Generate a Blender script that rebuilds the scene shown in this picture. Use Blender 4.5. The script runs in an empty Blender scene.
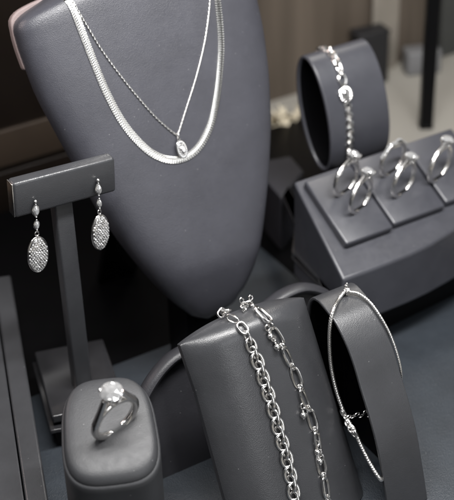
import bpy, bmesh, math, random
from mathutils import Vector as V, Matrix as M
from math import sin, cos, pi, radians, sqrt
random.seed(7)
# units: 1 Blender unit = 1 cm.  X runs along the display fronts, -Y is the side they face, Z is up.
S = bpy.context.scene
S.unit_settings.system = 'METRIC'
S.unit_settings.scale_length = 0.01
COL = S.collection

# ------------------------------------------------------------------ materials
def mat(name):
    m = bpy.data.materials.new(name); m.use_nodes = True
    return m, m.node_tree.nodes, m.node_tree.links, m.node_tree.nodes['Principled BSDF']

def leather(name, c, rough=0.45, grain=16, bump=0.22, var=0.1, spec=0.45):
    m, N, L, b = mat(name)
    tc = N.new('ShaderNodeTexCoord')
    n1 = N.new('ShaderNodeTexNoise'); n1.inputs['Scale'].default_value = 0.6; n1.inputs['Detail'].default_value = 5
    L.new(tc.outputs['Object'], n1.inputs['Vector'])
    r = N.new('ShaderNodeValToRGB')
    r.color_ramp.elements[0].position = 0.3; r.color_ramp.elements[1].position = 0.7
    r.color_ramp.elements[0].color = (c[0]*(1-var), c[1]*(1-var), c[2]*(1-var), 1)
    r.color_ramp.elements[1].color = (c[0]*(1+var), c[1]*(1+var), c[2]*(1+var), 1)
    L.new(n1.outputs['Fac'], r.inputs['Fac'])
    # fine pale dust specks
    n2 = N.new('ShaderNodeTexNoise'); n2.inputs['Scale'].default_value = 9; n2.inputs['Detail'].default_value = 8
    n2.inputs['Roughness'].default_value = 0.8
    L.new(tc.outputs['Object'], n2.inputs['Vector'])
    r2 = N.new('ShaderNodeValToRGB'); r2.color_ramp.elements[0].position = 0.56; r2.color_ramp.elements[1].position = 0.8
    r2.color_ramp.elements[0].color = (0, 0, 0, 1); r2.color_ramp.elements[1].color = (.35, .35, .35, 1)
    L.new(n2.outputs['Fac'], r2.inputs['Fac'])
    mx = N.new('ShaderNodeMixRGB'); mx.inputs[2].default_value = (c[0]*2.4, c[1]*2.4, c[2]*2.4, 1)
    L.new(r2.outputs['Color'], mx.inputs[0]); L.new(r.outputs['Color'], mx.inputs[1])
    lv = N.new('ShaderNodeTexVoronoi'); lv.inputs['Scale'].default_value = 1.7; lv.inputs['Randomness'].default_value = 1
    L.new(tc.outputs['Object'], lv.inputs['Vector'])
    lm = N.new('ShaderNodeMapRange'); lm.inputs['From Min'].default_value = .022; lm.inputs['From Max'].default_value = .05
    lm.inputs['To Min'].default_value = .5; lm.inputs['To Max'].default_value = 0
    L.new(lv.outputs['Distance'], lm.inputs['Value'])
    ml = N.new('ShaderNodeMixRGB'); ml.inputs[2].default_value = (.3, .3, .3, 1)
    L.new(lm.outputs['Result'], ml.inputs[0]); L.new(mx.outputs['Color'], ml.inputs[1])
    L.new(ml.outputs['Color'], b.inputs['Base Color'])
    vo = N.new('ShaderNodeTexVoronoi'); vo.inputs['Scale'].default_value = grain
    L.new(tc.outputs['Object'], vo.inputs['Vector'])
    ns = N.new('ShaderNodeTexNoise'); ns.inputs['Scale'].default_value = 3; ns.inputs['Detail'].default_value = 6
    L.new(tc.outputs['Object'], ns.inputs['Vector'])
    ad = N.new('ShaderNodeMath'); ad.operation = 'ADD'
    L.new(vo.outputs['Distance'], ad.inputs[0]); L.new(ns.outputs['Fac'], ad.inputs[1])
    bp = N.new('ShaderNodeBump'); bp.inputs['Strength'].default_value = bump; bp.inputs['Distance'].default_value = 0.035
    L.new(ad.outputs[0], bp.inputs['Height']); L.new(bp.outputs['Normal'], b.inputs['Normal'])
    rr = N.new('ShaderNodeMapRange'); rr.inputs['To Min'].default_value = rough - .07; rr.inputs['To Max'].default_value = rough + .1
    L.new(ns.outputs['Fac'], rr.inputs['Value']); L.new(rr.outputs['Result'], b.inputs['Roughness'])
    b.inputs['Specular IOR Level'].default_value = spec
    return m

def metal(name, c=(.88, .87, .86), rough=.14):
    m, N, L, b = mat(name)
    b.inputs['Metallic'].default_value = 1
    tc = N.new('ShaderNodeTexCoord')
    n = N.new('ShaderNodeTexNoise'); n.inputs['Scale'].default_value = 14; n.inputs['Detail'].default_value = 4
    L.new(tc.outputs['Object'], n.inputs['Vector'])
    r = N.new('ShaderNodeMapRange'); r.inputs['To Min'].default_value = rough*.6; r.inputs['To Max'].default_value = rough*1.5
    L.new(n.outputs['Fac'], r.inputs['Value']); L.new(r.outputs['Result'], b.inputs['Roughness'])
    mx = N.new('ShaderNodeMixRGB'); mx.inputs[1].default_value = (*c, 1); mx.inputs[2].default_value = (c[0]*.8, c[1]*.79, c[2]*.77, 1)
    L.new(n.outputs['Fac'], mx.inputs[0]); L.new(mx.outputs['Color'], b.inputs['Base Color'])
    return m

def gem(name):
    m, N, L, b = mat(name)
    b.inputs['Base Color'].default_value = (1, 1, 1, 1)
    b.inputs['Roughness'].default_value = .02
    b.inputs['IOR'].default_value = 2.3; b.inputs['Specular IOR Level'].default_value = .6
    b.inputs['Transmission Weight'].default_value = .55
    lw = N.new('ShaderNodeTexNoise'); lw.inputs['Scale'].default_value = 5
    mr = N.new('ShaderNodeMapRange'); b.inputs['Metallic'].default_value = .62; mr.inputs['To Min'].default_value = .0; mr.inputs['To Max'].default_value = .55
    tc = N.new('ShaderNodeTexCoord'); L.new(tc.outputs['Object'], lw.inputs['Vector'])
    L.new(lw.outputs['Fac'], mr.inputs['Value']); L.new(mr.outputs['Result'], b.inputs['Transmission Weight'])
    return m

def plain(name, c, rough=.5, spec=.5, var=.25, scale=.4):
    m, N, L, b = mat(name)
    tc = N.new('ShaderNodeTexCoord'); n = N.new('ShaderNodeTexNoise'); n.inputs['Scale'].default_value = scale; n.inputs['Detail'].default_value = 6
    L.new(tc.outputs['Object'], n.inputs['Vector'])
    mx = N.new('ShaderNodeMixRGB'); mx.inputs[1].default_value = (*[x*(1-var) for x in c], 1); mx.inputs[2].default_value = (*[x*(1+var) for x in c], 1)
    L.new(n.outputs['Fac'], mx.inputs[0]); L.new(mx.outputs['Color'], b.inputs['Base Color'])
    b.inputs['Roughness'].default_value = rough; b.inputs['Specular IOR Level'].default_value = spec
    return m

def wood(name):
    m, N, L, b = mat(name)
    tc = N.new('ShaderNodeTexCoord')
    mp = N.new('ShaderNodeMapping'); mp.inputs['Scale'].default_value = (1, 1, .06)
    L.new(tc.outputs['Object'], mp.inputs['Vector'])
    n = N.new('ShaderNodeTexNoise'); n.inputs['Scale'].default_value = .55; n.inputs['Detail'].default_value = 4
    L.new(mp.outputs['Vector'], n.inputs['Vector'])
    r = N.new('ShaderNodeValToRGB')
    r.color_ramp.elements[0].position = .35; r.color_ramp.elements[0].color = (.07, .055, .042, 1)
    r.color_ramp.elements[1].position = .65; r.color_ramp.elements[1].color = (.125, .1, .078, 1)
    L.new(n.outputs['Fac'], r.inputs['Fac']); L.new(r.outputs['Color'], b.inputs['Base Color'])
    b.inputs['Roughness'].default_value = .45
    return m

GREY = leather('charcoal_leatherette', (.036, .037, .0405), .32, 22, .14, .1, .6)
BUSTM = leather('charcoal_bust_leatherette', (.045, .0455, .055), .36, 24, .26, .1, .6)
DGREY = leather('dark_leatherette', (.024, .024, .028), .42, 18, .15)
FLOORM = leather('board_leatherette', (.028, .034, .042), .45, 18, .5, .12, .6)
BLOCKM = leather('block_leatherette', (.034, .035, .038), .46, 22, .12, .1, .5)
TUBEM = leather('smooth_grey_leatherette', (.045, .046, .055), .34, 18, .06, .1, .6)
RIMTINT = leather('backing_rim_light', (.2, .155, .15), .6, 25, .2)  # warm edge light put into the backing colour
BLACK = plain('black_and_shade', (.0025, .0025, .003), .4, .12)  # black parts; also paints shade on the case floor and inside stands
GLOSS = plain('grey_acrylic', (.022, .022, .024), .06, .7, .3, .8)
SILVER = metal('polished_silver', (.95, .94, .93), .19)
CHAINM = metal('chain_silver', (.92, .91, .89), .3)
SILVER2 = metal('white_gold', (.95, .93, .91), .2)
HERR = metal('herringbone_silver', (.92, .91, .88), .17)
GEM = gem('clear_stone')
BEIGE = plain('beige_counter', (.31, .295, .265), .6, .3, .2, .1)
WOOD = wood('brown_wood')
BOXM = plain('dark_box_card', (.012, .012, .014), .5)
PALE = plain('pale_panel', (.30, .27, .23), .5)
TISSUE = plain('cream_paper', (.6, .54, .42), .8, .2, .3, 1.5)

# ------------------------------------------------------------------ object helpers
def wm(o):
    m = o.matrix_basis
    return wm(o.parent) @ m if o.parent else m.copy()

def thing(name, label, cat, loc=(0, 0, 0), rot=None, group=None):
    o = bpy.data.objects.new(name, None); COL.objects.link(o)
    o.empty_display_size = 1
    o.location = loc
    if rot is not None: o.rotation_euler = rot
    o['label'] = label; o['category'] = cat
    if group: o['group'] = group
    return o

def part(name, bm, m, parent=None, smooth=True, bevel=0, seg=3, local=False, auto=40):
    """link a bmesh (given in world cm, or in the parent's frame if local) as one mesh object"""
    if parent is not None and not local:
        bm.transform(wm(parent).inverted())
    bmesh.ops.recalc_face_normals(bm, faces=bm.faces)
    me = bpy.data.meshes.new(name); bm.to_mesh(me); bm.free()
    for p in me.polygons: p.use_smooth = smooth
    if smooth and auto < 180:
        me.set_sharp_from_angle(angle=radians(auto))
    me.materials.append(m)
    o = bpy.data.objects.new(name, me); COL.objects.link(o)
    if parent is not None: o.parent = parent
    if bevel:
        b = o.modifiers.new('bevel', 'BEVEL'); b.width = bevel; b.segments = seg; b.limit_method = 'ANGLE'; b.angle_limit = radians(35)
        b.harden_normals = False
        for p in me.polygons: p.use_smooth = True
    return o

def tag(o, label, cat, group=None):
    o['label'] = label; o['category'] = cat
    if group: o['group'] = group
    return o

def struct(o):
    o['kind'] = 'structure'; return o

def dup(root, loc=None, rot=None, label=None, group=None):
    r = root.copy(); COL.objects.link(r)
    if loc is not None: r.location = loc
    if rot is not None: r.rotation_euler = rot
    if label: r['label'] = label
    if group: r['group'] = group
    for ch in list(root.children):
        c = ch.copy(); COL.objects.link(c); c.parent = r
        for g in list(ch.children):
            d = g.copy(); COL.objects.link(d); d.parent = c
    return r

def box(bm, c, s, rz=0, bev=0, seg=3, mtx=None):
    r = bmesh.ops.create_cube(bm, size=1)
    vs = r['verts']
    bmesh.ops.scale(bm, vec=s, verts=vs)
    if bev:
        es = list({e for v in vs for e in v.link_edges})
        bv = bmesh.ops.bevel(bm, geom=es, offset=bev, segments=seg, profile=.5, affect='EDGES')
        vs = list({v for f in bv['faces'] for v in f.verts} | {v for v in vs if v.is_valid})
    m = M.Translation(c) @ M.Rotation(rz, 4, 'Z')
    if mtx is not None: m = mtx @ M.Translation(c)
    bmesh.ops.transform(bm, matrix=m, verts=vs)
    return vs

def prism(bm, poly, mtx, depth):
    """closed 2D polygon (x,y) extruded along local z by depth, placed by mtx"""
    lo = [bm.verts.new(mtx @ V((x, y, 0))) for x, y in poly]
    hi = [bm.verts.new(mtx @ V((x, y, depth))) for x, y in poly]
    n = len(poly)
    bm.faces.new(lo[::-1]); bm.faces.new(hi)
    for i in range(n):
        bm.faces.new((lo[i], lo[(i+1) % n], hi[(i+1) % n], hi[i]))

def smooth_path(pts, n, closed=False):
    """Catmull-Rom resampled to n even points"""
    P = [V(p) for p in pts]; k = len(P); out = []
    segs = k if closed else k-1
    for i in range(segs):
        if closed: a, b, c, d = P[(i-1) % k], P[i], P[(i+1) % k], P[(i+2) % k]
        else:
            b, c = P[i], P[i+1]; a = P[i-1] if i else b*2-c; d = P[i+2] if i+2 < k else c*2-b
        for j in range(16):
            t = j/16
            out.append(.5*((2*b)+(c-a)*t+(2*a-5*b+4*c-d)*t*t+(3*b-a-3*c+d)*t**3))
    out.append(out[0].copy() if closed else P[-1])
    L = [0]
    for i in range(1, len(out)): L.append(L[-1]+(out[i]-out[i-1]).length)
    res = []; j = 0; m = n if closed else n-1
    for i in range(n):
        s = L[-1]*i/m
        while j < len(L)-2 and L[j+1] < s: j += 1
        t = (s-L[j])/max(1e-9, L[j+1]-L[j])
        res.append(out[j].lerp(out[j+1], t))
    return res, L[-1]

def sweep(bm, pts, rad, nseg=8, closed=False, flat=1.0, up=None, lobes=0, twist=0, amp=.16):
    """round tube through pts; rad = number or function(i)"""
    n = len(pts); rings = []
    prev = up or V((.3, .2, 1))
    for i, p in enumerate(pts):
        a = pts[(i-1) % n] if (closed or i) else pts[0]
        b = pts[(i+1) % n] if (closed or i < n-1) else pts[-1]
        T = (b-a).normalized()
        B = T.cross(prev)
        if B.length < 1e-6: B = T.cross(V((1, .1, 0)))
        B.normalize(); N_ = B.cross(T).normalized(); prev = N_
        r = rad(i) if callable(rad) else rad
        rings.append([bm.verts.new(p + (N_*cos(2*pi*k/nseg)*flat + B*sin(2*pi*k/nseg))*(r*(1+amp*cos(lobes*2*pi*k/nseg+twist*i)) if lobes else r)) for k in range(nseg)])
    m = n if closed else n-1
    for i in range(m):
        A, Bq = rings[i], rings[(i+1) % n]
        for k in range(nseg):
            bm.faces.new((A[k], A[(k+1) % nseg], Bq[(k+1) % nseg], Bq[k]))
    if not closed:
        bm.faces.new(rings[0][::-1]); bm.faces.new(rings[-1])

def oval_link(bm, mtx, lx, ly, r, twist=0, power=2.0, n=26, nseg=8):
    pts = []
    for i in range(n):
        a = 2*pi*i/n; c, s = cos(a), sin(a)
        x = lx*math.copysign(abs(c)**(2/power), c); y = ly*math.copysign(abs(s)**(2/power), s)
        pts.append(mtx @ V((x, y, twist*sin(2*a))))
    sweep(bm, pts, r, nseg, True)

def frame(p, T, N_):
    """matrix with local x along T, local z along N_"""
    T = T.normalized(); N_ = (N_ - T*N_.dot(T)).normalized(); B = N_.cross(T)
    return M(((T.x, B.x, N_.x, p.x), (T.y, B.y, N_.y, p.y), (T.z, B.z, N_.z, p.z), (0, 0, 0, 1)))

def ball(bm, c, r, seg=12, scale=(1, 1, 1), mtx=None):
    q = bmesh.ops.create_uvsphere(bm, u_segments=seg, v_segments=max(6, seg//2+2), radius=r)
    m = (mtx or M()) @ M.Translation(c) @ M.Diagonal((*scale, 1))
    bmesh.ops.transform(bm, matrix=m, verts=q['verts'])

def brilliant(bm, mtx, r, n=8, sx=1, sy=1):
    """faceted stone: table up along local z, girdle at z=0"""
    prof = []
    def ring(rad, z, off, k): return [bm.verts.new(mtx @ V((rad*cos(2*pi*(i+off)/k)*sx, rad*sin(2*pi*(i+off)/k)*sy, z))) for i in range(k)]
    t = ring(.46*r, .46*r, 0, n); c = ring(.76*r, .27*r, .5, n); g = ring(r, .02*r, 0, 2*n); g2 = ring(r, -.03*r, 0, 2*n)
    p = ring(.45*r, -.46*r, .5, n); k = bm.verts.new(mtx @ V((0, 0, -.82*r)))
    bm.faces.new(t)
    for i in range(n):
        j = (i+1) % n; h = (i-1) % n
        bm.faces.new((t[i], c[i], t[j]))
        bm.faces.new((t[i], c[h], g[2*i], c[i]))
        bm.faces.new((c[i], g[2*i], g[2*i+1])); bm.faces.new((c[i], g[2*i+1], g[(2*i+2) % (2*n)]))
        bm.faces.new((g2[2*i+1], g2[2*i], p[i])); bm.faces.new((g2[(2*i+2) % (2*n)], g2[2*i+1], p[i]))
        bm.faces.new((p[h], p[i], g2[2*i])); bm.faces.new((p[i], p[h], k))
    for i in range(2*n):
        j = (i+1) % (2*n); bm.faces.new((g[i], g2[i], g2[j], g[j]))

# ------------------------------------------------------------------ camera
P, ROLL, HD, F = radians(33), radians(-2), radians(30), 1300.
fw = V((cos(P)*sin(HD), cos(P)*cos(HD), -sin(P))); r0 = V((cos(HD), -sin(HD), 0)); u0 = r0.cross(fw)
rr = cos(ROLL)*r0 + sin(ROLL)*u0; uu = -sin(ROLL)*r0 + cos(ROLL)*u0
cd = bpy.data.cameras.new('camera'); cam = bpy.data.objects.new('camera', cd); COL.objects.link(cam); S.camera = cam
cam.matrix_world = M(((rr.x, uu.x, -fw.x, -25.), (rr.y, uu.y, -fw.y, -43.3), (rr.z, uu.z, -fw.z, 45.), (0, 0, 0, 1)))
cd.sensor_fit = 'VERTICAL'; cd.sensor_height = 24; cd.lens = 24*F/500
cd.clip_start = 1; cd.clip_end = 2000
cd.dof.use_dof = True; cd.dof.focus_distance = 60.5; cd.dof.aperture_fstop = .0624/.92; cd.dof.aperture_blades = 0

# ------------------------------------------------------------------ setting
bm = bmesh.new(); box(bm, (0, 0, -.66), (160, 160, .6)); struct(part('counter_top', bm, BEIGE))
bm = bmesh.new(); box(bm, (-18, 4, -.18), (87, 50.5, .35), bev=.08); deck = struct(part('case_floor', bm, BLACK))  # black colour stands in for the deep shade behind the bust
bm = bmesh.new(); box(bm, (20, 33.9, 25), (110, 1, 60)); struct(part('back_wall', bm, WOOD))

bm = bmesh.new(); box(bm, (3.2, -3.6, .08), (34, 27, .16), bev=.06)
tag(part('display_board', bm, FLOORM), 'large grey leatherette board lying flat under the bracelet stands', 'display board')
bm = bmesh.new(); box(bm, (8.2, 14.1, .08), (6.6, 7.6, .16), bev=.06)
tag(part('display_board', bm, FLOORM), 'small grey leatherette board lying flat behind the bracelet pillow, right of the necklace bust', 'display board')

# ------------------------------------------------------------------ necklace bust
BT = radians(68); B0 = V((2.2, 6.2, 4.0)); BW = V((0, cos(BT), sin(BT))); BN = V((0, -sin(BT), cos(BT)))
OUT_L = [(0, 0), (.35, -.75), (1.23, -1.5), (3.22, -2.68), (5.12, -3.6), (7.28, -4.45), (10, -5.12), (11.97, -5.65), (13.89, -6.15), (16.18, -6.38), (17.2, -6.4), (17.7, -6.1), (18.0, -5.2), (18.35, -4.1), (19.2, -3.4), (21, -3.1), (26, -3.1)]
OUT_R = [(0, 0), (.42, 1.7), (1.52, 2.9), (3.16, 3.85), (4.9, 4.62), (6.92, 5.4), (9.24, 6.12), (11.63, 6.62), (14.0, 6.9), (15.64, 6.9), (17.2, 6.8), (17.7, 6.5), (18.0, 5.5), (18.35, 4.3), (19.2, 3.6), (21, 3.3), (26, 3.3)]
def interp(tab, x):
    if x <= tab[0][0]: return tab[0][1]
    for (a, b), (c, d) in zip(tab, tab[1:]):
        if x <= c: return b + (d-b)*(x-a)/(c-a)
    return tab[-1][1]
def smooth_tab(tab, x):
    h = .02 if x < .8 else (.28 if x < 15 else .1)
    return sum(interp(tab, x+h*k) for k in (-2, -1, 0, 1, 2))/5
def bust_depth(w): return 1.75*min(1, (max(w, 0)/3.2))**.55 if w < 3.2 else 1.75
NB = 3.0
def bust_xy(w, th, front=1):
    l, r = smooth_tab(OUT_L, w), smooth_tab(OUT_R, w)
    if w < .02: l, r = -.05, .05
    c, h = (l+r)/2, (r-l)/2
    s, k = sin(th), cos(th)
    x = c + h*math.copysign(abs(s)**(2/NB), s)
    n = math.copysign(abs(k)**(2/NB), k)
    d = bust_depth(w)
    return x, (n*d if n > 0 else n*min(d, 1.3))
def bust_pt(s, w, off=0):
    l, r = smooth_tab(OUT_L, w), smooth_tab(OUT_R, w); c, h = (l+r)/2, (r-l)/2
    u = max(-.999, min(.999, (s-c)/h))
    n = bust_depth(w)*(1-abs(u)**NB)**(1/NB)
    return B0 + V((s, 0, 0)) + BW*w + BN*(n+off)
def bust_frame(s, w, off=0):
    e = .12
    p = bust_pt(s, w, off); N_ = (bust_pt(s+e, w)-bust_pt(s-e, w)).cross(bust_pt(s, w+e)-bust_pt(s, w-e)).normalized()
    return p + N_*0, N_

bust = thing('necklace_bust', 'large charcoal leatherette necklace bust wearing two silver necklaces', 'necklace bust', (2.2, 7.5, 0))
bm = bmesh.new(); rows = []
levels = [0, .03, .08, .16, .28, .42, .6, .8, 1.05, 1.35, 1.7, 2.1, 2.6, 3.1] + [3.6+.55*i for i in range(23)] + [16.1+.12*i for i in range(30)] + [20, 21, 22.5, 24, 25.5]
NT = 72
for w in levels:
    row = []
    for k in range(NT):
        th = 2*pi*k/NT
        x, n = bust_xy(w, th)
        row.append(bm.verts.new(B0 + V((x, 0, 0)) + BW*w + BN*n))
    rows.append(row)
for a, b in zip(rows, rows[1:]):
    for k in range(NT): bm.faces.new((a[k], a[(k+1) % NT], b[(k+1) % NT], b[k]))
bm.faces.new(rows[0]); bm.faces.new(rows[-1][::-1])
part('body', bm, BUSTM, bust, auto=180)
# backing board whose taupe colour paints warm edge light round the shoulders
bm = bmesh.new()
pl = [(smooth_tab(OUT_L, w)-.04, w) for w in [15.2, 15.7, 16.2, 16.7, 17.2]] + [(-6.33, 17.65), (-5.95, 17.98), (-5.2, 18.2), (-4.2, 18.4), (-3.4, 18.9), (-3.1, 20), (-3.1, 24)]
pr = [(3.3, 24), (3.3, 20), (3.6, 18.9), (4.4, 18.45), (5.6, 18.25), (6.6, 18.0), (7.1, 17.65)] + [(smooth_tab(OUT_R, w)+.15, w) for w in [17.2, 16.7, 16.2, 15.7, 15.2]]
plr = [(q.x, q.y) for q in smooth_path([(a, b, 0) for a, b in pl + pr], 120)[0]]
poly = plr + [(5.5, 14), (-4.5, 14)]
mt = M(((1, 0, 0, B0.x), (0, BW.y, BN.y, B0.y), (0, BW.z, BN.z, B0.z), (0, 0, 0, 1))) @ M.Translation((0, 0, -.75))
prism(bm, poly, mt, .5); part('backing_board', bm, RIMTINT, bust, bevel=.1)
bm = bmesh.new(); box(bm, (2.6, 8.2, 2.3), (2.4, 2.2, 4.6), bev=.15); part('foot', bm, BLACK, bust)
bm = bmesh.new(); box(bm, (0, 0, 0), (2.6, .5, 17), bev=.1, mtx=M.Translation((2.4, 14.6, 7.9)) @ M.Rotation(radians(23), 4, 'X'))
part('easel_leg', bm, BLACK, bust)

# flat herringbone necklace
HER = [(-3.92, 18.12), (-3.88, 17.98), (-3.78, 17.57), (-3.65, 16.47), (-3.48, 15.19), (-3.33, 14.15), (-3.14, 13.11), (-2.82, 11.9), (-2.41, 10.92), (-1.83, 9.98), (-1.23, 9.4), (-.51, 9.05), (.3, 9.03), (1.1, 9.38), (1.92, 10.21), (2.57, 11.36), (3.16, 12.78), (3.62, 14.24), (3.95, 16.22), (4.1, 17.8)]
pts, Ln = smooth_path([(s, w, 0) for s, w in HER], 700)
bm = bmesh.new(); prev = None
for i, q in enumerate(pts):
    a, b = pts[max(0, i-1)], pts[min(len(pts)-1, i+1)]
    T2 = (b-a).normalized(); X2 = V((-T2.y, T2.x, 0))
    row = []
    for k, v in enumerate((-1, -.93, -.5, 0, .5, .93, 1)):
        hw = .195
        ph = i + abs(v)*5.0
        z = .06 + (.006 if (int(ph)//2) % 2 else 0.0) + .012*(1-v*v)
        if abs(v) > .95: z = .005
        c = q + X2*hw*v + T2*(abs(v)-.5)*.1
        row.append(bm.verts.new(bust_pt(c.x, c.y, z)))
    if prev:
        for k in range(6): bm.faces.new((prev[k], prev[k+1], row[k+1], row[k]))
    prev = row
o = part('herringbone_necklace', bm, HERR, None, smooth=False)
tag(o, 'wide flat silver herringbone necklace, the lower of the two on the bust', 'necklace')

# fine chain with pendant
CH = [(-3.8, 18.6), (-3.73, 17.95), (-3.34, 16.64), (-2.89, 15.3), (-2.28, 13.89), (-1.62, 12.57), (-.9, 11.3), (-.14, 10.3), (-.02, 10.28), (.1, 10.38), (.76, 11.35), (1.48, 12.4), (2.05, 13.3), (2.72, 14.5), (3.3, 15.8), (3.56, 16.6), (3.9, 18)]
neck = thing('pendant_necklace', 'thin silver chain necklace with an oval stone pendant, above the flat one on the bust', 'necklace', bust_pt(0, 10.2))
pts, Ln = smooth_path([bust_pt(s, w, .05) for s, w in CH], 620)
bm = bmesh.new(); sweep(bm, pts, .045, 8, lobes=2, twist=.9, amp=.2)
part('chain', bm, CHAINM, neck)
p, N_ = bust_frame(-.06, 10.22, .12)
fm = frame(p, -BW, BN)          # x down the chest, z out
bm = bmesh.new(); oval_link(bm, fm @ M.Translation((.02, 0, .02)) @ M.Rotation(pi/2, 4, 'X') , .13, .1, .035); oval_link(bm, fm @ M.Translation((.2, 0, .03)), .09, .07, .025)
part('bail', bm, SILVER, neck)
pc = fm @ M.Translation((.72, 0, .12)) @ M.Rotation(radians(4), 4, 'Z')
bm = bmesh.new(); oval_link(bm, pc, .43, .25, .055); 
oval_link(bm, pc @ M.Translation((0, 0, .05)), .29, .155, .03)
for i in range(8):
    a = 2*pi*(i+.5)/8; ball(bm, (.27*cos(a), .145*sin(a), .1), .028, 8, mtx=pc)
st = part('setting', bm, SILVER, neck)
bm = bmesh.new(); brilliant(bm, pc @ M.Translation((0, 0, .1)), .26, sy=.56)
part('stone', bm, GEM, st, smooth=False)
bm = bmesh.new()
for i in range(22):
    a = 2*pi*i/22; brilliant(bm, pc @ M.Translation((.385*cos(a), .222*sin(a), .06)), .045, 6)
part('halo_stones', bm, GEM, st, smooth=False)

# ------------------------------------------------------------------ earring stand
ts = thing('earring_stand', 'grey leatherette T shaped earring stand on a glossy base', 'earring stand', (-5.2, 7.2, 2.4))
bm = bmesh.new(); box(bm, (0, 0, 0), (5.2, .7, 1.84), bev=.15, mtx=M.Translation((-5.08, 6.4, 14.55)) @ M.Rotation(radians(2.7), 4, 'Y'))
bar = part('crossbar', bm, GREY, ts)
bm = bmesh.new(); box(bm, (0, 0, 0), (.06, .6, 1.72), bev=.02, mtx=M.Translation((-7.69, 6.4, 14.675)) @ M.Rotation(radians(2.7), 4, 'Y'))
part('end_cap', bm, SILVER, bar)
bm = bmesh.new(); box(bm, (0, 0, 0), (.92, .7, 11.6), bev=.1, mtx=M.Translation((-5.1, 6.84, 8.0)))
part('post', bm, GREY, ts)
bm = bmesh.new(); box(bm, (-4.96, 7.55, 2.05), (3.8, 5.7, .5), rz=radians(-15), bev=.1); part('base_plate', bm, GLOSS, ts)
bm = bmesh.new(); box(bm, (-5.06, 7.45, 1.5), (4.05, 5.95, .24), rz=radians(-15), bev=.06); part('lower_plate', bm, GLOSS, ts)
bm = bmesh.new(); box(bm, (-4.96, 7.55, .72), (3.6, 5.4, 1.34), rz=radians(-15)); part('plinth', bm, BLACK, ts)

# earrings
def make_earring(loc, label):
    t = thing('drop_earring', label, 'earring', loc, None, 'pair of drop earrings on the T stand')
    base = M.Rotation(pi/2, 4, 'X')              # local z faces the viewer side (-Y), local y is up
    bm = bmesh.new(); ball(bm, (0, 0, 0), .1, 10, mtx=base @ M.Translation((0, 0, .05)))
    sweep(bm, [base @ V((0, -.02, .06)), base @ V((0, -.2, .06))], .035, 6)
    part('stud', bm, SILVER, t, local=True)
    for cy, a, b in ((-.5, .33, .165), (-1.28, .27, .13)):
        bm = bmesh.new(); pts = []
        for i in range(28):
            t_ = -1 + 2*(i % 14)/14; t_ = t_ if i < 14 else -t_
            pts.append(base @ V(((b if i < 14 else -b)*(1-t_*t_), cy + a*t_, .03)))
        sweep(bm, pts, .035, 6, True)
        for sy in (-1, 1): ball(bm, (0, cy+sy*a*1.02, .06), .055, 8, mtx=base)
        f = part('marquise_frame', bm, SILVER, t, local=True)
        bm = bmesh.new(); brilliant(bm, M(), a*.9, 8, b/a*1.05, 1)
        for v_ in bm.verts: v_.co.x *= 1-.8*(v_.co.y/a)**2
        bm.transform(base @ M.Translation((0, cy, .07)))
        part('stone', bm, GEM, f, smooth=False, local=True)
    bm = bmesh.new(); oval_link(bm, base @ M.Translation((0, -1.78, .02)), .1, .12, .028)
    oval_link(bm, base @ M.Translation((0, -1.95, .02)) @ M.Rotation(pi/2, 4, 'Y'), .09, .1, .026)
    part('link', bm, SILVER, t, local=True)
    # pave oval
    cy, a, b = -2.95, .96, .5
    bm = bmesh.new(); ball(bm, (0, 0, 0), 1, 36, (b, a, .2), base @ M.Translation((0, cy, 0)))
    pts = [base @ V((b*1.0*cos(2*pi*i/48), cy+a*1.0*sin(2*pi*i/48), 0)) for i in range(48)]
    sweep(bm, pts, .05, 8, True)
    d = part('oval_drop', bm, SILVER2, t, local=True)
    bm = bmesh.new(); h = .125
    for j in range(-9, 10):
        for i in range(-6, 7):
            x = (i+(.5 if j % 2 else 0))*h; y = j*h*.87
            q = (x/b)**2+(y/a)**2
            if q < .9:
                z = .2*sqrt(1-q)+.012; nn = V((x/b**2, y/a**2, z/.04)).normalized()
                m = base @ frame(V((x, cy+y, z)), V((1, 0, -nn.x/nn.z)), nn)
                brilliant(bm, m @ M.Translation((random.uniform(-.012, .012), random.uniform(-.012, .012), 0)) @ M.Rotation(random.uniform(-.45, .45), 4, 'X') @ M.Rotation(random.uniform(-.45, .45), 4, 'Y') @ M.Rotation(random.uniform(0, 1), 4, 'Z'), random.uniform(.048, .062), 6)
    part('pave_stones', bm, GEM, d, smooth=False, local=True)
    return t
er = make_earring((-6.72, 5.95, 14.43), 'left drop earring with a pavé oval, nearer the free end of the T stand')
er.rotation_euler = (radians(2), radians(3), 0)
dup(er, (-3.5, 5.95, 14.52), (radians(2), radians(1), radians(12)), 'right drop earring with a pavé oval, at the T stand end beside the bust')

# ------------------------------------------------------------------ bracelet pillow and its back panel
PT = radians(64.5); P0 = V((-3.45, -1.41, 9.4)); PK = .962; PW = V((0, cos(PT), sin(PT))); PN = V((0, -sin(PT), cos(PT)))
def pil_top(s): u = (s-3.5)/3.5; return .52*max(0, 1-abs(u)**2.2)
def pil_pt(s, w, off=0):
    smax = 7.02 + .055*max(0, -w); smin = .16*min(1, max(0, -w)/2.5)
    u = (s-smin)/(smax-smin)*2-1; u = max(-1, min(1, u))
    wt = pil_top(max(0, min(7, s)))
    e = min(1, max(0, (wt-w)/.95))
    b = 1.25*(1-abs(u)**2.4)**.8*sqrt(max(0, 1-(1-e)**2))
    return P0 + (V((s, 0, 0)) + PW*w + PN*b)*PK + PN*off
def pil_frame(s, w, off=0):
    e = .05; w2 = min(w, pil_top(s)-.08)
    N_ = (pil_pt(s+e, w2)-pil_pt(s-e, w2)).cross(pil_pt(s, w2+.04)-pil_pt(s, w2-.04)).normalized()
    return pil_pt(s, w) + N_*off, N_
stand = thing('bracelet_stand', 'leaning grey bracelet pillow in front of an arched padded back panel', 'bracelet stand', (0, -1.5, .16))
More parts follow.
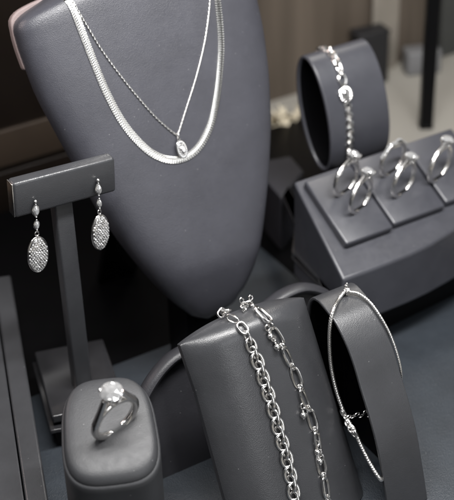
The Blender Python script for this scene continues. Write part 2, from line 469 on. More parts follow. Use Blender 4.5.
bm = bmesh.new(); NS, NW = 40, 60; fr = []; bk = []
for j in range(NW+1):
    rowf, rowb = [], []
    for i in range(NS+1):
        u = i/NS
        t = j/NW; 
        wv = -10.75 + 10.75*(1-(1-t)**1.6)
        smax = 7.02 + .055*max(0, -wv); smin = .16*min(1, max(0, -wv)/2.5)
        s = smin+(smax-smin)*u
        w = -10.75 + (10.75+pil_top(u*7))*(1-(1-t)**1.6)
        rowf.append(bm.verts.new(pil_pt(s, w))); rowb.append(bm.verts.new(P0 + (V((s, 0, 0)) + PW*w)*PK - PN*.32))
    fr.append(rowf); bk.append(rowb)
for j in range(NW):
    for i in range(NS):
        bm.faces.new((fr[j][i], fr[j][i+1], fr[j+1][i+1], fr[j+1][i])); bm.faces.new((bk[j][i+1], bk[j][i], bk[j+1][i], bk[j+1][i+1]))
for j in range(NW):
    bm.faces.new((fr[j+1][0], bk[j+1][0], bk[j][0], fr[j][0])); bm.faces.new((fr[j][NS], bk[j][NS], bk[j+1][NS], fr[j+1][NS]))
for i in range(NS):
    bm.faces.new((fr[0][i], bk[0][i], bk[0][i+1], fr[0][i+1])); bm.faces.new((fr[NW][i+1], bk[NW][i+1], bk[NW][i], fr[NW][i]))
part('pillow', bm, GREY, stand, bevel=.09, auto=50)
# back panel, leaning back 15 degrees
def tilt_m(p0, t):
    t = radians(t); return M(((1, 0, 0, p0[0]), (0, cos(t), -sin(t), p0[1]), (0, sin(t), cos(t), p0[2]), (0, 0, 0, 1)))
PANM = tilt_m((0, .32, .16), 75)
RIM = [(-4.6, 0), (-4.55, 3), (-4.2, 4.5), (-3.75, 5.1), (-3.15, 5.6), (-2.4, 6.02), (-1.6, 6.2), (0, 6.35), (2, 6.55), (3.4, 6.85), (4.4, 7.13), (5.5, 7.13), (6.4, 6.7), (7.0, 6.1), (7.3, 5), (7.35, 0)]
pp, _ = smooth_path([(x, y, 0) for x, y in RIM], 90)
bm = bmesh.new(); prism(bm, [(q.x, q.y) for q in pp], PANM, -.45)
pan = part('back_panel', bm, DGREY, stand, auto=30)
bm = bmesh.new(); sweep(bm, [PANM @ (q + V((0, 0, .05))) for q in pp], .29, 14, flat=1.7, up=V((0, -1, .3))); part('padded_rim', bm, DGREY, pan)

# curb bracelet
def drape(tab, n, off):
    pts, L_ = smooth_path([(s, w, 0) for s, w in tab], n)
    return [pil_frame(q.x, q.y, off) for q in pts], L_
def behind(tab_end_s): pass
CURB = [(2.3, 0.4), (2.48, 0.46), (2.66, 0.36), (2.78, 0.12), (2.86, -0.3), (2.98, -1.15), (3.09, -2.09), (3.15, -3.11), (3.21, -4.26), (3.22, -5.3), (3.25, -6.6), (3.21, -7.8), (3.13, -8.8), (3.05, -9.6), (2.97, -10.6)]
cb = thing('curb_bracelet', 'chunky silver curb chain bracelet draped over the left middle of the pillow', 'bracelet', pil_pt(3.4, -3))
def links_along(root, fr_, spacing_idx, mk, name='link', roll=0, scale_top=None):
    proto = {}
    for j, i in enumerate(range(1, len(fr_)-1, spacing_idx)):
        p, N_ = fr_[i]; T = fr_[min(len(fr_)-1, i+1)][0]-fr_[i-1][0]
        m = frame(p, T, N_) @ M.Rotation(roll*(1 if j % 2 else -1) if roll else 0, 4, 'X')
        mk(j, m)
fr_, L_ = drape(CURB, 121, .12)
def clink(j, m):
    if 'c' not in CACHE:
        bm = bmesh.new(); oval_link(bm, M(), .38, .245, .08, .03, 2.3, 30, 10)
        o = part('link', bm, SILVER, cb, local=True); CACHE['c'] = o
    else:
        o = CACHE['c'].copy(); COL.objects.link(o); o.parent = cb
    k = .8 if j < 3 else (.9 if j < 5 else 1.04)
    o.matrix_basis = wm(cb).inverted() @ m @ M.Rotation(radians((12 if j % 2 else 68) + random.uniform(-7, 7)), 4, 'X') @ M.Rotation(random.uniform(-.07, .07), 4, 'Z') @ M.Diagonal((k, k*(1 if j % 2 else .8), k, 1))
CACHE = {}
n_l = int(L_/.43); fr_, L_ = drape(CURB, n_l+2, .13)
links_along(cb, fr_, 1, clink)
for k, (ds, dw, ro) in enumerate(((2.5, .62, 1.0), (2.72, .6, 2.2))):    # the bunched end over the top edge
    o = CACHE['c'].copy(); COL.objects.link(o); o.parent = cb
    p, N_ = pil_frame(ds, dw, .15)
    o.matrix_basis = wm(cb).inverted() @ frame(p, V((1, .6*(-1)**k, .4)), N_) @ M.Rotation(ro, 4, 'X') @ M.Diagonal((.62, .68, .8, 1))

# paperclip bracelet with charms
CLIP = [(3.72, 0.46), (3.88, 0.52), (4.03, 0.4), (4.14, 0.1), (4.19, -0.2), (4.33, -0.8), (4.59, -1.67), (4.79, -2.67), (4.91, -3.6), (5.03, -4.58), (5.13, -5.34), (5.15, -6.48), (5.01, -7.6), (4.95, -8.8), (4.85, -9.7), (4.77, -10.6)]
pb = thing('paperclip_bracelet', 'silver paperclip chain bracelet with small bead charms, draped right of the curb bracelet', 'bracelet', pil_pt(5, -3))
fr_, L_ = drape(CLIP, 400, .1)
step = L_/399
CA = {}
def put(kind, mk, m):
    if kind not in CA:
        bm = bmesh.new(); mk(bm); CA[kind] = part(kind.split('.')[0], bm, SILVER, pb, local=True); o = CA[kind]
    else:
        o = CA[kind].copy(); COL.objects.link(o); o.parent = pb
        for g in CA[kind].children:
            d = g.copy(); COL.objects.link(d); d.parent = o
    o.matrix_basis = wm(pb).inverted() @ m
    return o
s = .15; j = 0
def at_len(s):
    i = min(len(fr_)-2, max(1, int(s/step))); p, N_ = fr_[i]; return frame(p, fr_[i+1][0]-fr_[i-1][0], N_)
while s < L_-.3:
    if j % 2 == 0:
        put('long_link', lambda b: oval_link(b, M(), .5, .19, .066, .015, 3.0, 30, 8), at_len(s+.5) @ M.Rotation(radians(18 if j % 4 else -18), 4, 'X')); s += .96
    else:
        put('round_link', lambda b: oval_link(b, M(), .16, .13, .05), at_len(s+.1) @ M.Rotation(radians(75), 4, 'X')); s += .2
    j += 1
def charm(sv, wv, k=1):
    p, N_ = pil_frame(sv, wv, .13); m = frame(p, -PW, N_)
    if 'charm' not in CA:
        bm = bmesh.new(); oval_link(bm, M.Translation((-.22, 0, .02)), .13, .11, .04); ball(bm, (.02, 0, 0.02), .06, 8); ball(bm, (.2, 0, .04), .155, 14)
        ball(bm, (.36, 0, .03), .05, 8)
        CA['charm'] = part('charm', bm, SILVER, pb, local=True); o = CA['charm']
    else:
        o = CA['charm'].copy(); COL.objects.link(o); o.parent = pb
    o.matrix_basis = wm(pb).inverted() @ m @ M.Rotation(random.uniform(-.3, .3), 4, 'Z') @ M.Diagonal((k, k, k, 1))
for sv, wv, k in ((4.0, -.6, 1), (4.18, -1.2, 1.05), (4.72, -4.9, 1), (4.98, -6.95, 1), (4.92, -7.4, 1.05)): charm(sv, wv, k)
for k, (ds, dw, ro) in enumerate(((3.75, .55, .3), (3.98, .6, 2.2), (3.6, .5, 1.5))):
    p, N_ = pil_frame(ds, dw, .16)
    put('round_link', None, frame(p, V((1, .6*(-1)**k, .4)), N_) @ M.Rotation(ro, 4, 'X') @ M.Diagonal((1.1, 1.1, 1.1, 1)))
for sv, wv in ((3.68, .66), (4.15, .62)):
    charm(sv, wv, .9)

# ------------------------------------------------------------------ strap stand with the rope bangle
STRAP = [(-1.14, 0.16), (-0.95, 3.63), (-0.73, 6.59), (-0.81, 8.26), (-1.14, 9.0), (-1.66, 9.24), (-2.41, 9.11), (-3.23, 8.81), (-4.15, 8.08), (-4.82, 7.23), (-5.37, 6.26), (-6.1, 5.1), (-6.8, 3.71), (-7.36, 2.12), (-7.97, 0.17)]
sp, _ = smooth_path([(0, y, z) for y, z in STRAP], 80)
st2 = thing('bangle_stand', 'tall arched grey leatherette strap stand with a dark open side, holding the rope bangle', 'bangle stand', (6.1, -3, .16))
bm = bmesh.new(); SX0, SX1, TH = 3.88, 6.17, .17
ring = []
for i, q in enumerate(sp):
    a, b = sp[max(0, i-1)], sp[min(len(sp)-1, i+1)]; T = (b-a).normalized(); N_ = V((0, -T.z, T.y))
    ring.append((q, q+N_*TH))
rows = []
for q, qi in ring:
    rows.append([bm.verts.new((SX0, q.y, q.z)), bm.verts.new((SX1, q.y, q.z)), bm.verts.new((SX1, qi.y, qi.z)), bm.verts.new((SX0, qi.y, qi.z))])
for a, b in zip(rows, rows[1:]):
    for k in range(4): bm.faces.new((a[k], a[(k+1) % 4], b[(k+1) % 4], b[k]))
bm.faces.new(rows[0]); bm.faces.new(rows[-1])
part('arched_strap', bm, GREY, st2, bevel=.05, auto=50)
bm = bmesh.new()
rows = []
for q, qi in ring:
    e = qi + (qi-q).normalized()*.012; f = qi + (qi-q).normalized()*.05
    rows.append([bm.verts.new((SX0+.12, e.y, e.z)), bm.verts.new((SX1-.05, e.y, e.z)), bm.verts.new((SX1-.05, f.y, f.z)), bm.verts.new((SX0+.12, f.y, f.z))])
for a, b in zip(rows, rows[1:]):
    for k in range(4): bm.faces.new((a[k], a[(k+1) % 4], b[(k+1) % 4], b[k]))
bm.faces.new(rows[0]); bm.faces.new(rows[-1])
part('inner_shade', bm, BLACK, st2)  # black sheet painting the shade inside the strap
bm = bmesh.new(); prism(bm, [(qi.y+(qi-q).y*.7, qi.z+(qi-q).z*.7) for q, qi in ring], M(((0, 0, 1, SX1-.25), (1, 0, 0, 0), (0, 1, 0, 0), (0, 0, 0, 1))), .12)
part('side_shade', bm, BLACK, st2)  # black plate, shade painted across the far side of the arch

BAN = [(5.2, -2.06, 9.38), (4.75, -2.24, 9.25), (4.1, -2.76, 9.29), (3.75, -2.99, 8.76), (3.62, -3.11, 7.84), (3.6, -3.29, 6.54), (3.6, -3.65, 5.48), (3.6, -4.18, 4.62), (3.6, -4.69, 4.16), (3.6, -5.35, 3.78), (3.6, -5.85, 3.33), (3.6, -6.61, 2.76), (3.66, -7.27, 2.32), (3.99, -7.15, 2.09), (4.87, -6.26, 2.67), (5.83, -5.48, 4.02), (6.27, -5.32, 5.57), (6.27, -5.27, 6.3), (6.24, -4.91, 7.17), (6.17, -4.4, 8.0), (6.08, -3.72, 8.66), (5.98, -3.05, 9.08), (5.78, -2.46, 9.28), (5.49, -2.18, 9.34)]
ban = thing('rope_bangle', 'thin twisted silver rope bangle hung over the arched strap stand', 'bangle', (6, -2, 5))
pts, L_ = smooth_path(BAN, 900, True)
bm = bmesh.new(); sweep(bm, pts, lambda i: .062 if i > 560 else .092 - .03*max(0, (i-480)/80), 12, True, lobes=3, twist=2*pi*170/900, amp=.11); part('rope', bm, CHAINM, ban)
bm = bmesh.new()
fm = frame(V((5.26, -2.1, 9.46)), V((1, -.3, 0)), V((0, -.4, 1)))
oval_link(bm, fm @ M.Rotation(pi/2, 4, 'Y'), .17, .15, .05); ball(bm, (0, .1, .2), .11, 10, (1, 1, 1.5), fm); ball(bm, (.02, .12, .4), .06, 8, mtx=fm); sweep(bm, [fm @ V((-.12, 0, 0)), fm @ V((.14, 0, 0))], .125, 10)
part('finial', bm, SILVER, ban)
bm = bmesh.new()
for k, (y, z) in enumerate(((-4.49, 4.37), (-4.69, 4.15), (-4.93, 3.99), (-5.18, 3.86), (-5.38, 3.75))):
    oval_link(bm, frame(V((3.53, y, z)), V((.1, -.8, -.5)), V((-1, 0, .2))) @ M.Rotation(.8*k, 4, 'X'), .2, .15, .05)
    ball(bm, (3.47+.08*(k % 2), y, z+.1*(-1)**k), .09, 8)
part('clasp', bm, SILVER, ban)
bm = bmesh.new()
for k in range(6): oval_link(bm, frame(V((3.68+.2*k, -4.74-.06*k, 4.24+.03*k*(-1)**k)), V((1, .1, .2)), V((0, -1, .3))) @ M.Rotation(pi/2*(k % 2), 4, 'X'), .13, .075, .03)
part('safety_chain', bm, SILVER, ban)

# ------------------------------------------------------------------ ring block in front
RB = V((-8.02, -3.1, .16)); RZ = radians(-23)
rs = thing('ring_block', 'tall rounded ring block with padded top, holding the large solitaire in front', 'ring stand', RB, (0, 0, RZ))
TL = radians(21); HT = 7.9
def sq(a, n=3.2):
    c, s = cos(a), sin(a); return math.copysign(abs(c)**(2/n), c), math.copysign(abs(s)**(2/n), s)
def rb_ring(bm, ax, by, drop, cap=False):
    out = []
    for i in range(64):
        x, y = sq(2*pi*i/64); x *= ax*(1-.06*y); y *= by
        out.append(bm.verts.new((x, y*cos(TL), HT + y*sin(TL) - drop)))
    return out
def rb_ring0(bm, ax, by, z):
    out = []
    for i in range(64):
        x, y = sq(2*pi*i/64); out.append(bm.verts.new((x*ax*(1-.06*y), y*by*cos(TL), z)))
    return out
def loft(bm, rings):
    for a, b in zip(rings, rings[1:]):
        n = len(a)
        for k in range(n): bm.faces.new((a[k], a[(k+1) % n], b[(k+1) % n], b[k]))
bm = bmesh.new()
R_ = [rb_ring0(bm, 2.1, 2.62, 0), rb_ring0(bm, 2.1, 2.64, 3), rb_ring(bm, 2.1, 2.66, .75), rb_ring(bm, 2.1, 2.66, .52), rb_ring(bm, 2.05, 2.62, .43), rb_ring(bm, 1.7, 2.2, .42)]
loft(bm, R_); bm.faces.new(R_[0][::-1]); bm.faces.new(R_[-1])
part('block', bm, BLOCKM, rs, local=True, auto=180)
bm = bmesh.new()
prof = [(1.0, .50), (1.0, .36), (.985, .24), (.955, .13), (.91, .06), (.84, .015), (.72, -.02), (.5, -.045), (.25, -.06), (.06, -.062)]
R_ = [rb_ring(bm, 2.0*k, 2.56*k, d) for k, d in prof]
loft(bm, R_); bm.faces.new(R_[0][::-1]); bm.faces.new(R_[-1])
part('cushion', bm, BLOCKM, rs, local=True, auto=180)
Rw = M.Translation(RB) @ M.Rotation(RZ, 4, 'Z')
topn = (Rw.to_3x3() @ V((0, -sin(TL), cos(TL)))).normalized()
cpt = Rw @ V((.33, -.25*cos(TL), HT + .05 - .2*sin(TL)))
fmx = frame(cpt, V((1, 0, 0)), topn)           # ring plane: local x (world X) and local z (cushion normal)
wd0 = V((.6*.92+.8*.297, -.6*.39+.8*.696, -.8*.654))
fms = frame(cpt, wd0, topn)
def make_ring(name, label, mtx, R, stone, wire=.085, group=None, pave=False, sink=.32, flat=1.0, cath=True, raise_=1.15):
    """ring whose circle lies in local x-z of mtx, sunk a little into its slot; stone on top along +z"""
    t = thing(name, label, 'ring', mtx.translation, mtx.to_euler(), group)
    cz = R - sink
    bm = bmesh.new(); n = 72; pts = []
    for i in range(n):
        a = 2*pi*i/n; pts.append(V((R*sin(a), 0, cz + R*cos(a))))
    def rad(i):
        a = abs((i/n)*2-1)           # 1 at the top
        return wire*(1.0 + (.35 if not cath else -.15)*(a**4))
    sweep(bm, pts, rad, 10, True, flat, up=V((0, 1, 0)))
    if cath and stone:
        for sx in (-1, 1):           # shoulders that rise to the setting
            q, _ = smooth_path([(sx*R*.93, 0, cz+R*.36), (sx*R*.72, 0, cz+R*.78), (sx*stone*.75, 0, cz+R+stone*(raise_-.7))], 14)
            sweep(bm, q, lambda i: wire*(1.05-.02*i), 8)
    part('band', bm, SILVER2, t, local=True)
    top = cz + R
    if stone:
        bm = bmesh.new(); zg = top + stone*raise_
        for k in range(4):
            a = pi/4 + k*pi/2
            q, _ = smooth_path([(.25*stone*cos(a), .25*stone*sin(a), top), (.72*stone*cos(a), .72*stone*sin(a), zg-.6*stone), (1.02*stone*cos(a), 1.02*stone*sin(a), zg+.08*stone), (.9*stone*cos(a), .9*stone*sin(a), zg+.2*stone)], 10)
            sweep(bm, q, stone*.13, 7)
        oval_link(bm, M.Translation((0, 0, zg-.5*stone)), .62*stone, .62*stone, stone*.1)
        s_ = part('prongs', bm, SILVER, t, local=True)
        bm = bmesh.new(); brilliant(bm, M.Translation((0, 0, zg)), stone); part('stone', bm, GEM, s_, smooth=False, local=True)
    if pave:
        bm = bmesh.new()
        for i in range(-10, 11):
            a = i*pi/22; rr_ = R + wire*.8 + (.05*(1+cos(i*1.2)) if pave == 2 else 0)
            brilliant(bm, M.Translation((rr_*sin(a), 0, cz+rr_*cos(a))) @ M.Rotation(a, 4, 'Y'), .1, 6)
        part('pave_stones', bm, GEM, t, smooth=False, local=True)
    return t
WD = wd0 - topn*wd0.dot(topn); WD.normalize()
PRP = topn.cross(WD); PRP = PRP if PRP.y > 0 else -PRP
RUP = topn*cos(radians(3)) + PRP*sin(radians(3))
fr2 = frame(cpt, WD, RUP)
make_ring('solitaire_ring', 'large silver solitaire ring standing in the padded ring block in front', fr2, 1.08, .5, .18, sink=.22, raise_=1.95)

# ------------------------------------------------------------------ ring tray
TT = radians(26); TN = V((0, -sin(TT), cos(TT))); TW = V((0, cos(TT), sin(TT))); T0 = V((8.64, 2.8, 6.0))
TM = M(((1, 0, 0, T0.x), (0, TW.y, TN.y, T0.y), (0, TW.z, TN.z, T0.z), (0, 0, 0, 1)))
tray = thing('ring_tray', 'large sloping grey leatherette ring tray with raised pads and five rings', 'ring tray', (13.5, 6, 0))
bm = bmesh.new()
def tray_top(x, w): return TM @ V((x, w, 0))
fx = [0, 1.5, 3, 4.5, 6, 7.5, 9, 10.5, 12]; fwv = [0, -.02, -.02, 0, .12, .38, .7, 1.1, 1.6]
tp = [tray_top(a, b) for a, b in zip(fx, fwv)]
bt = [V((p.x, p.y+.02, 2.7)) for p in tp]
bkt = [tray_top(.8 + 11.2*i/8, 6.6) for i in range(9)]; bkb = [V((p.x, p.y, 2.7)) for p in bkt]
vt, vb, vk, vkb = [[bm.verts.new(p) for p in L__] for L__ in (tp, bt, bkt, bkb)]
for i in range(8):
    bm.faces.new((vt[i], vt[i+1], vk[i+1], vk[i])); bm.faces.new((vb[i], vb[i+1], vt[i+1], vt[i])); bm.faces.new((vk[i], vk[i+1], vkb[i+1], vkb[i])); bm.faces.new((vb[i+1], vb[i], vkb[i], vkb[i+1]))
bm.faces.new((vb[0], vt[0], vk[0], vkb[0])); bm.faces.new((vt[8], vb[8], vkb[8], vk[8]))
part('tray_body', bm, TUBEM, tray, bevel=.14, seg=4, auto=35)
bm = bmesh.new(); prism(bm, [(9.3, 4.0), (20.3, 4.9), (20.3, 8.7), (10.0, 8.6)], M(), 2.68); part('plinth', bm, BLACK, tray)
bm = bmesh.new(); prism(bm, [(8.05, 3.3), (8.75, 3.3), (9.3, 8.6), (12.6, 13.0), (13.2, 15.0), (12.25, 14.2)], M.Translation((0, 0, 4.0)), .42); part('side_ledge', bm, GLOSS, tray, bevel=.06)
def pad(x0, x1, w0, w1):
    bm = bmesh.new(); box(bm, ((x0+x1)/2, (w0+w1)/2, .24), (x1-x0, w1-w0, .48), bev=.13, seg=4, mtx=TM)
    # padded: top face lifts slightly in the middle
    return part('ring_pad', bm, TUBEM, tray)
pad(1.13, 4.28, 1.66, 6.15); pad(4.4, 7.98, 1.8, 6.4); pad(8.14, 11.6, 1.95, 6.4)
def slot(x, w):
    bm = bmesh.new(); box(bm, (x, w, .482), (1.05, .16, .03), bev=.01, mtx=TM @ M.Translation((x, w, 0)) @ M.Rotation(radians(12), 4, 'Z') @ M.Translation((-x, -w, 0))); return part('slot', bm, BLACK, tray)
RG = [(2.95, 4.75, 'solitaire', 'solitaire ring at the back of the left pad of the ring tray'),
      (3.1, 3.45, 'solitaire', 'solitaire ring at the front of the left pad of the ring tray'),
      (6.25, 4.95, 'wave', 'pavé set crown ring at the back of the middle pad, without a large stone'),
      (6.05, 3.5, 'solitaire', 'solitaire ring at the front of the middle pad of the ring tray'),
      (8.62, 3.6, 'big', 'pronged solitaire ring on the right pad of the tray, rightmost of all')]
proto = None
for x, w, kind, lab in RG:
    slot(x, w)
    m = TM @ M.Translation((x, w, .48)) @ M.Rotation(radians(-20), 4, 'X') @ M.Rotation(radians(20+random.uniform(-6, 6)), 4, 'Z') @ M.Translation((0, 0, .8)) @ M.Rotation(radians(20), 4, 'Y') @ M.Translation((0, 0, -.8))
    if kind == 'wave': make_ring('pave_ring', lab, m, 1.02, 0, .12, 'rings standing in the ring tray', pave=2, sink=.16, cath=False)
    elif kind == 'big': make_ring('solitaire_ring', lab, m, 1.04, .42, .125, 'rings standing in the ring tray', sink=.14, cath=True)
    elif proto is None: proto = make_ring('solitaire_ring', lab, m, .98, .4, .125, 'rings standing in the ring tray', sink=.14)
    else: dup(proto, m.translation, m.to_euler(), lab)

# grey block left of the tray
bm = bmesh.new(); prism(bm, [(12.4, 14.6), (13.3, 15.2), (15.4, 16.6), (15.8, 18.7), (13.8, 19.2), (12.8, 17.2)], M(), 4.0)
tag(part('display_block', bm, TUBEM, None, bevel=.1), 'grey leatherette block between the bust and the ring tray', 'display block')
# riser carrying the back bracelet tube
bm = bmesh.new(); box(bm, (15.6, 10.9, 3.65), (3.6, 2.6, 7.3), bev=.1)
tag(part('display_block', bm, DGREY), 'dark block behind the ring tray, under the bracelet tube', 'display block')

# ------------------------------------------------------------------ bracelet tube at the back
TC = V((13.05, 12.1, 10.6)); RY, RZt, TLn, TLT = 1.55, 3.45, 4.2, .33
def lean(y, z): return (TC.y + y*cos(TLT) + z*sin(TLT), TC.z - y*sin(TLT) + z*cos(TLT))
bt_ = thing('bracelet_tube', 'grey oval tube stand with open dark end holding a fine bracelet, at the back', 'bracelet stand', (15, 11, 7.3))
bm = bmesh.new(); n = 72; rows = []
for i in range(n):
    a = 2*pi*i/n; q = [];
    for xx, k in ((0, 1.0), (TLn, 1.0), (TLn, .88), (0, .88)):
        yy = RY*cos(a); zz = RZt*sin(a)
        q.append(bm.verts.new((TC.x+xx, *lean(yy*k*(1 if k == 1 else .96), zz*k*(1 if k == 1 else 1.06)))))
    rows.append(q)
for i in range(n):
    a, b = rows[i], rows[(i+1) % n]
    for k in range(4): bm.faces.new((a[k], a[(k+1) % 4], b[(k+1) % 4], b[k]))
part('tube', bm, TUBEM, bt_, bevel=.09, auto=50)
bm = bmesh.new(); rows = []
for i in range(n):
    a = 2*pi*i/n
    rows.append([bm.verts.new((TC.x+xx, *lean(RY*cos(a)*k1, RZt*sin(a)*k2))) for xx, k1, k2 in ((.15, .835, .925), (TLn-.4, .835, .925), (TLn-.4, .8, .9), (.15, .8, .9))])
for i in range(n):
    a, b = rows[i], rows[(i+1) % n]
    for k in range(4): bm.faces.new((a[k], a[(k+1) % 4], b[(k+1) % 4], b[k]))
part('inner_shade', bm, BLACK, bt_)  # black sleeve painting the shade inside the tube
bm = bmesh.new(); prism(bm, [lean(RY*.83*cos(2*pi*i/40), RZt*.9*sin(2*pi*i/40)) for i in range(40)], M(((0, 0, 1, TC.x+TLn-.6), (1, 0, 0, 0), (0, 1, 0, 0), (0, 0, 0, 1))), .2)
part('end_shade', bm, BLACK, bt_)  # black plate, painted shade at the far end of the tube
def tube_pt(x, ang, off=0):
    a = radians(ang); p = V((x, *lean(RY*cos(a), RZt*sin(a)))); N_ = V((0, cos(a)/RY, sin(a)/RZt)); N_ = V((0, N_.y*cos(TLT)+N_.z*sin(TLT), -N_.y*sin(TLT)+N_.z*cos(TLT))).normalized(); return p+N_*off, N_
fbr = thing('link_bracelet', 'fine silver link bracelet with a pavé round clasp on the back tube', 'bracelet', (14, 9.5, 12))
TB = [(14.5, 60), (14.5, 78), (14.5, 95), (14.55, 112), (14.55, 128), (14.5, 143), (14.45, 158), (14.4, 172), (14.35, 186), (14.3, 200), (14.25, 214), (14.2, 228)]
q, L_ = smooth_path([(x, a*.045, 0) for x, a in TB], 200)
fr_ = [tube_pt(v.x, v.y/.045, .09) for v in q]
CB = {}
def fput(kind, mk, m, mtl=SILVER, smooth=True):
    if kind not in CB:
        bm = bmesh.new(); mk(bm); o = CB[kind] = part(kind, bm, mtl, fbr, local=True, smooth=smooth)
    else:
        o = CB[kind].copy(); COL.objects.link(o); o.parent = fbr
    o.matrix_basis = wm(fbr).inverted() @ m; return o
acc = 0; last = -9; tot = 0
D = [0]
for i in range(1, len(fr_)): D.append(D[-1]+(fr_[i][0]-fr_[i-1][0]).length)
def tfr(s):
    i = min(range(1, len(D)-1), key=lambda i: abs(D[i]-s)); return frame(fr_[i][0], fr_[i+1][0]-fr_[i-1][0], fr_[i][1])
k = 0; s = .15
while s < D[-1]-.1:
    if not (2.75 < s < 4.85):
        fput('link', lambda b: oval_link(b, M(), .2, .17, .075, .03, 2.2, 18, 6), tfr(s) @ M.Rotation(radians(35 if k % 2 else -35), 4, 'X')); k += 1
    s += .245
fput('bar_link', lambda b: oval_link(b, M(), .5, .13, .07, 0, 3, 24, 8), tfr(2.55))
fput('hook', lambda b: (oval_link(b, M(), .32, .22, .075, 0, 2, 24, 8), ball(b, (-.3, 0, .05), .14, 10)), tfr(3.45))
dm = tfr(4.3)
fput('round_clasp', lambda b: (oval_link(b, M(), .38, .36, .1, 0, 2, 30, 8), sweep(b, [V((-.3, 0, .12)), V((.4, 0, .12))], .07, 8), oval_link(b, M.Translation((0, 0, .08)), .2, .16, .07, 0, 2, 20, 8)), dm)
fput('clasp_stones', lambda b: [brilliant(b, M.Translation((.38*cos(2*pi*i/16), .36*sin(2*pi*i/16), .09)), .075, 6) for i in range(16)], dm, GEM, False)

# ------------------------------------------------------------------ low tray at the left edge
lt = thing('low_tray', 'plain grey leatherette box at the lower left edge, partly cut off', 'display box', (-10, 6, 0))
A, B_ = V((-5.0, 16.0, 0)), V((-11.35, -3.6, 0)); d = (B_-A).normalized(); nrm = V((d.y, -d.x, 0))     # nrm points away to the left
nrm = nrm if nrm.x < 0 else -nrm
def lpoly(o0, o1): return [((A+nrm*o0).x, (A+nrm*o0).y), ((B_+nrm*o0).x, (B_+nrm*o0).y), ((B_+nrm*o1).x, (B_+nrm*o1).y), ((A+nrm*o1).x, (A+nrm*o1).y)]
bm = bmesh.new(); prism(bm, lpoly(0, 1.0), M(), 4.0); part('side_wall', bm, GREY, lt, bevel=.12)
bm = bmesh.new(); prism(bm, lpoly(1.06, 9), M(), 3.94); part('top_panel', bm, GREY, lt, bevel=.06)

# ------------------------------------------------------------------ background
bm = bmesh.new(); box(bm, (30.9, 23.4, 12.2), (.95, .95, 25), rz=radians(-30)); 
po = thing('case_post', 'slim black upright post of the showcase at upper right', 'post', (30.9, 23.4, -.3))
part('upright', bm, BLACK, po, bevel=.05)
bm = bmesh.new(); box(bm, (30.9, 23.4, -.2), (1.0, 1.0, .3), rz=radians(-30)); part('foot', bm, BLACK, po, bevel=.05)
bm = bmesh.new(); box(bm, (31.9, 31.9, 1.8), (2.7, 1.5, 4.2), rz=radians(-8)); bx_ = thing('dark_box', 'dark box standing out of focus on the beige counter behind the tube', 'box', (31.9, 31.9, -.3))
part('box_body', bm, BOXM, bx_, bevel=.12)
bm = bmesh.new(); box(bm, (31.9, 31.9, 4.0), (2.8, 1.6, .3), rz=radians(-8)); part('lid', bm, BOXM, bx_, bevel=.08)
bm = bmesh.new()
for k in range(26):
    x = random.uniform(21, 25.5); y = 29.4+random.uniform(-.4, 1.5)
    h = random.uniform(.5, 1.5)
    a = random.uniform(0, 6.28)
    vs = [bm.verts.new((x+cos(a+t)*.8, y+sin(a+t)*.8, -.35+h*(.1 if t < 3 else 1))) for t in (0, 2.1, 4.2)]
    bm.faces.new(vs)
tag(part('crumpled_paper', bm, TISSUE, None, smooth=False), 'crumpled cream paper lying out of focus between bust and tube', 'paper')
bm = bmesh.new(); box(bm, (36.6, 31.2, .65), (2.8, 1.6, 1.9), rz=radians(-20), bev=.12)
gb = tag(part('grey_box', bm, plain('grey_card', (.16, .16, .165), .5)), 'low grey box out of focus on the counter just left of the black post', 'box')
# dark cabinet behind at the left
bm = bmesh.new(); box(bm, (-12, 30.32, 15), (64, 2, 31), bev=.2)
CABM = plain('dark_brown_lacquer', (.012, .0085, .0065), .3, .4, .5, .15)
cb_ = tag(part('dark_cabinet', bm, CABM), 'dark brown cabinet front standing in shadow behind the necklace bust', 'cabinet')
bm = bmesh.new(); box(bm, (-14, 29.2, 4.6), (58, .3, 2.6), bev=.08); part('drawer_front', bm, plain('dim_brown_wood', (.05, .036, .026), .4, .4, .4, .2), cb_)
bm = bmesh.new(); box(bm, (-14, 29.2, 1.4), (58, .3, 3.0), bev=.08); part('drawer_front', bm, CABM, cb_)
bm = bmesh.new(); box(bm, (34.3, 33.1, 14), (2.6, .4, 29), bev=.2)
tag(part('wall_panel', bm, PALE), 'pale upright panel against the brown wall left of the black post', 'panel')
bm = bmesh.new(); box(bm, (42.5, 32.6, 12), (6.4, 1, 24.6), bev=.2)
tag(part('showcase_panel', bm, plain('grey_green_panel', (.05, .052, .05), .4)), 'dark grey upright panel behind the black post at the right edge', 'panel')

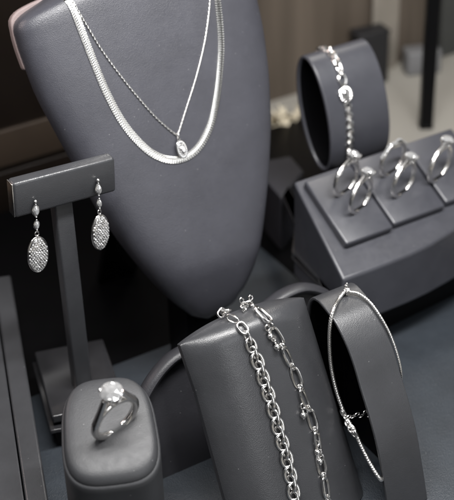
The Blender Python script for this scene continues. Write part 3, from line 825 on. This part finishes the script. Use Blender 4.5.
# ------------------------------------------------------------------ light
def area(name, loc, target, sx, sy, power, color=(1, 1, 1)):
    l = bpy.data.lights.new(name, 'AREA'); l.shape = 'RECTANGLE'; l.size = sx; l.size_y = sy; l.energy = power; l.color = color
    o = bpy.data.objects.new(name, l); COL.objects.link(o); o.location = loc
    o.rotation_euler = (V(target)-V(loc)).to_track_quat('-Z', 'Y').to_euler(); return o
area('case_strip_lamp', (2, -10, 52), (4, 5, 5), 44, 4, 50000, (1, .985, .97))
area('side_strip_lamp', (-40, 4, 40), (0, 5, 8), 24, 4, 1800, (.93, .96, 1))
area('back_ceiling_lamp', (36, 26, 60), (30, 30, 0), 20, 10, 9000, (1, .95, .88))
area('rim_lamp', (-26, 26, 32), (-4, 12, 20), 8, 8, 3000, (1, .82, .78))
for i, (x, y) in enumerate(((-18, -20), (10, -24), (28, -14), (-28, -2))):
    area('sparkle_lamp', (x, y, 50), (4, 4, 6), 2.5, 2.5, 2200)  # added small overhead lamps, only for sparkle on the jewellery
area('reflection_strip', (46, -84, 34), (3, 0, 6), 9, 60, 4500, (.97, .98, 1))  # added strips, no real window: streaked reflections in the metal
area('reflection_strip', (-4, -84, 40), (3, 0, 6), 10, 44, 15000, (.97, .98, 1))  # added strip for soft sheen on the pillow
area('reflection_strip', (88, -46, 34), (3, 0, 6), 10, 60, 3500, (.97, .98, 1))
area('metal_fill_panel', (-58, -84, 42), (0, 0, 7), 46, 60, 1500, (.97, .98, 1))  # added panel behind the camera, brightens reflections in the metals
area('overhead_fill_panel', (45, -62, 80), (2, 2, 6), 40, 16, 5200, (.97, .98, 1))  # added high panel for the metals to reflect
w = bpy.data.worlds.new('World'); S.world = w; w.use_nodes = True
N, L = w.node_tree.nodes, w.node_tree.links
bg = N['Background']; bg.inputs['Color'].default_value = (.9, .95, 1, 1); bg.inputs['Strength'].default_value = .04
S.view_settings.view_transform = 'Standard'; S.view_settings.look = 'None'; S.view_settings.exposure = 0; S.view_settings.gamma = 1
S.render.engine = 'CYCLES'; S.cycles.use_denoising = True
S.cycles.sample_clamp_indirect = 6; S.cycles.caustics_refractive = False; S.cycles.caustics_reflective = False
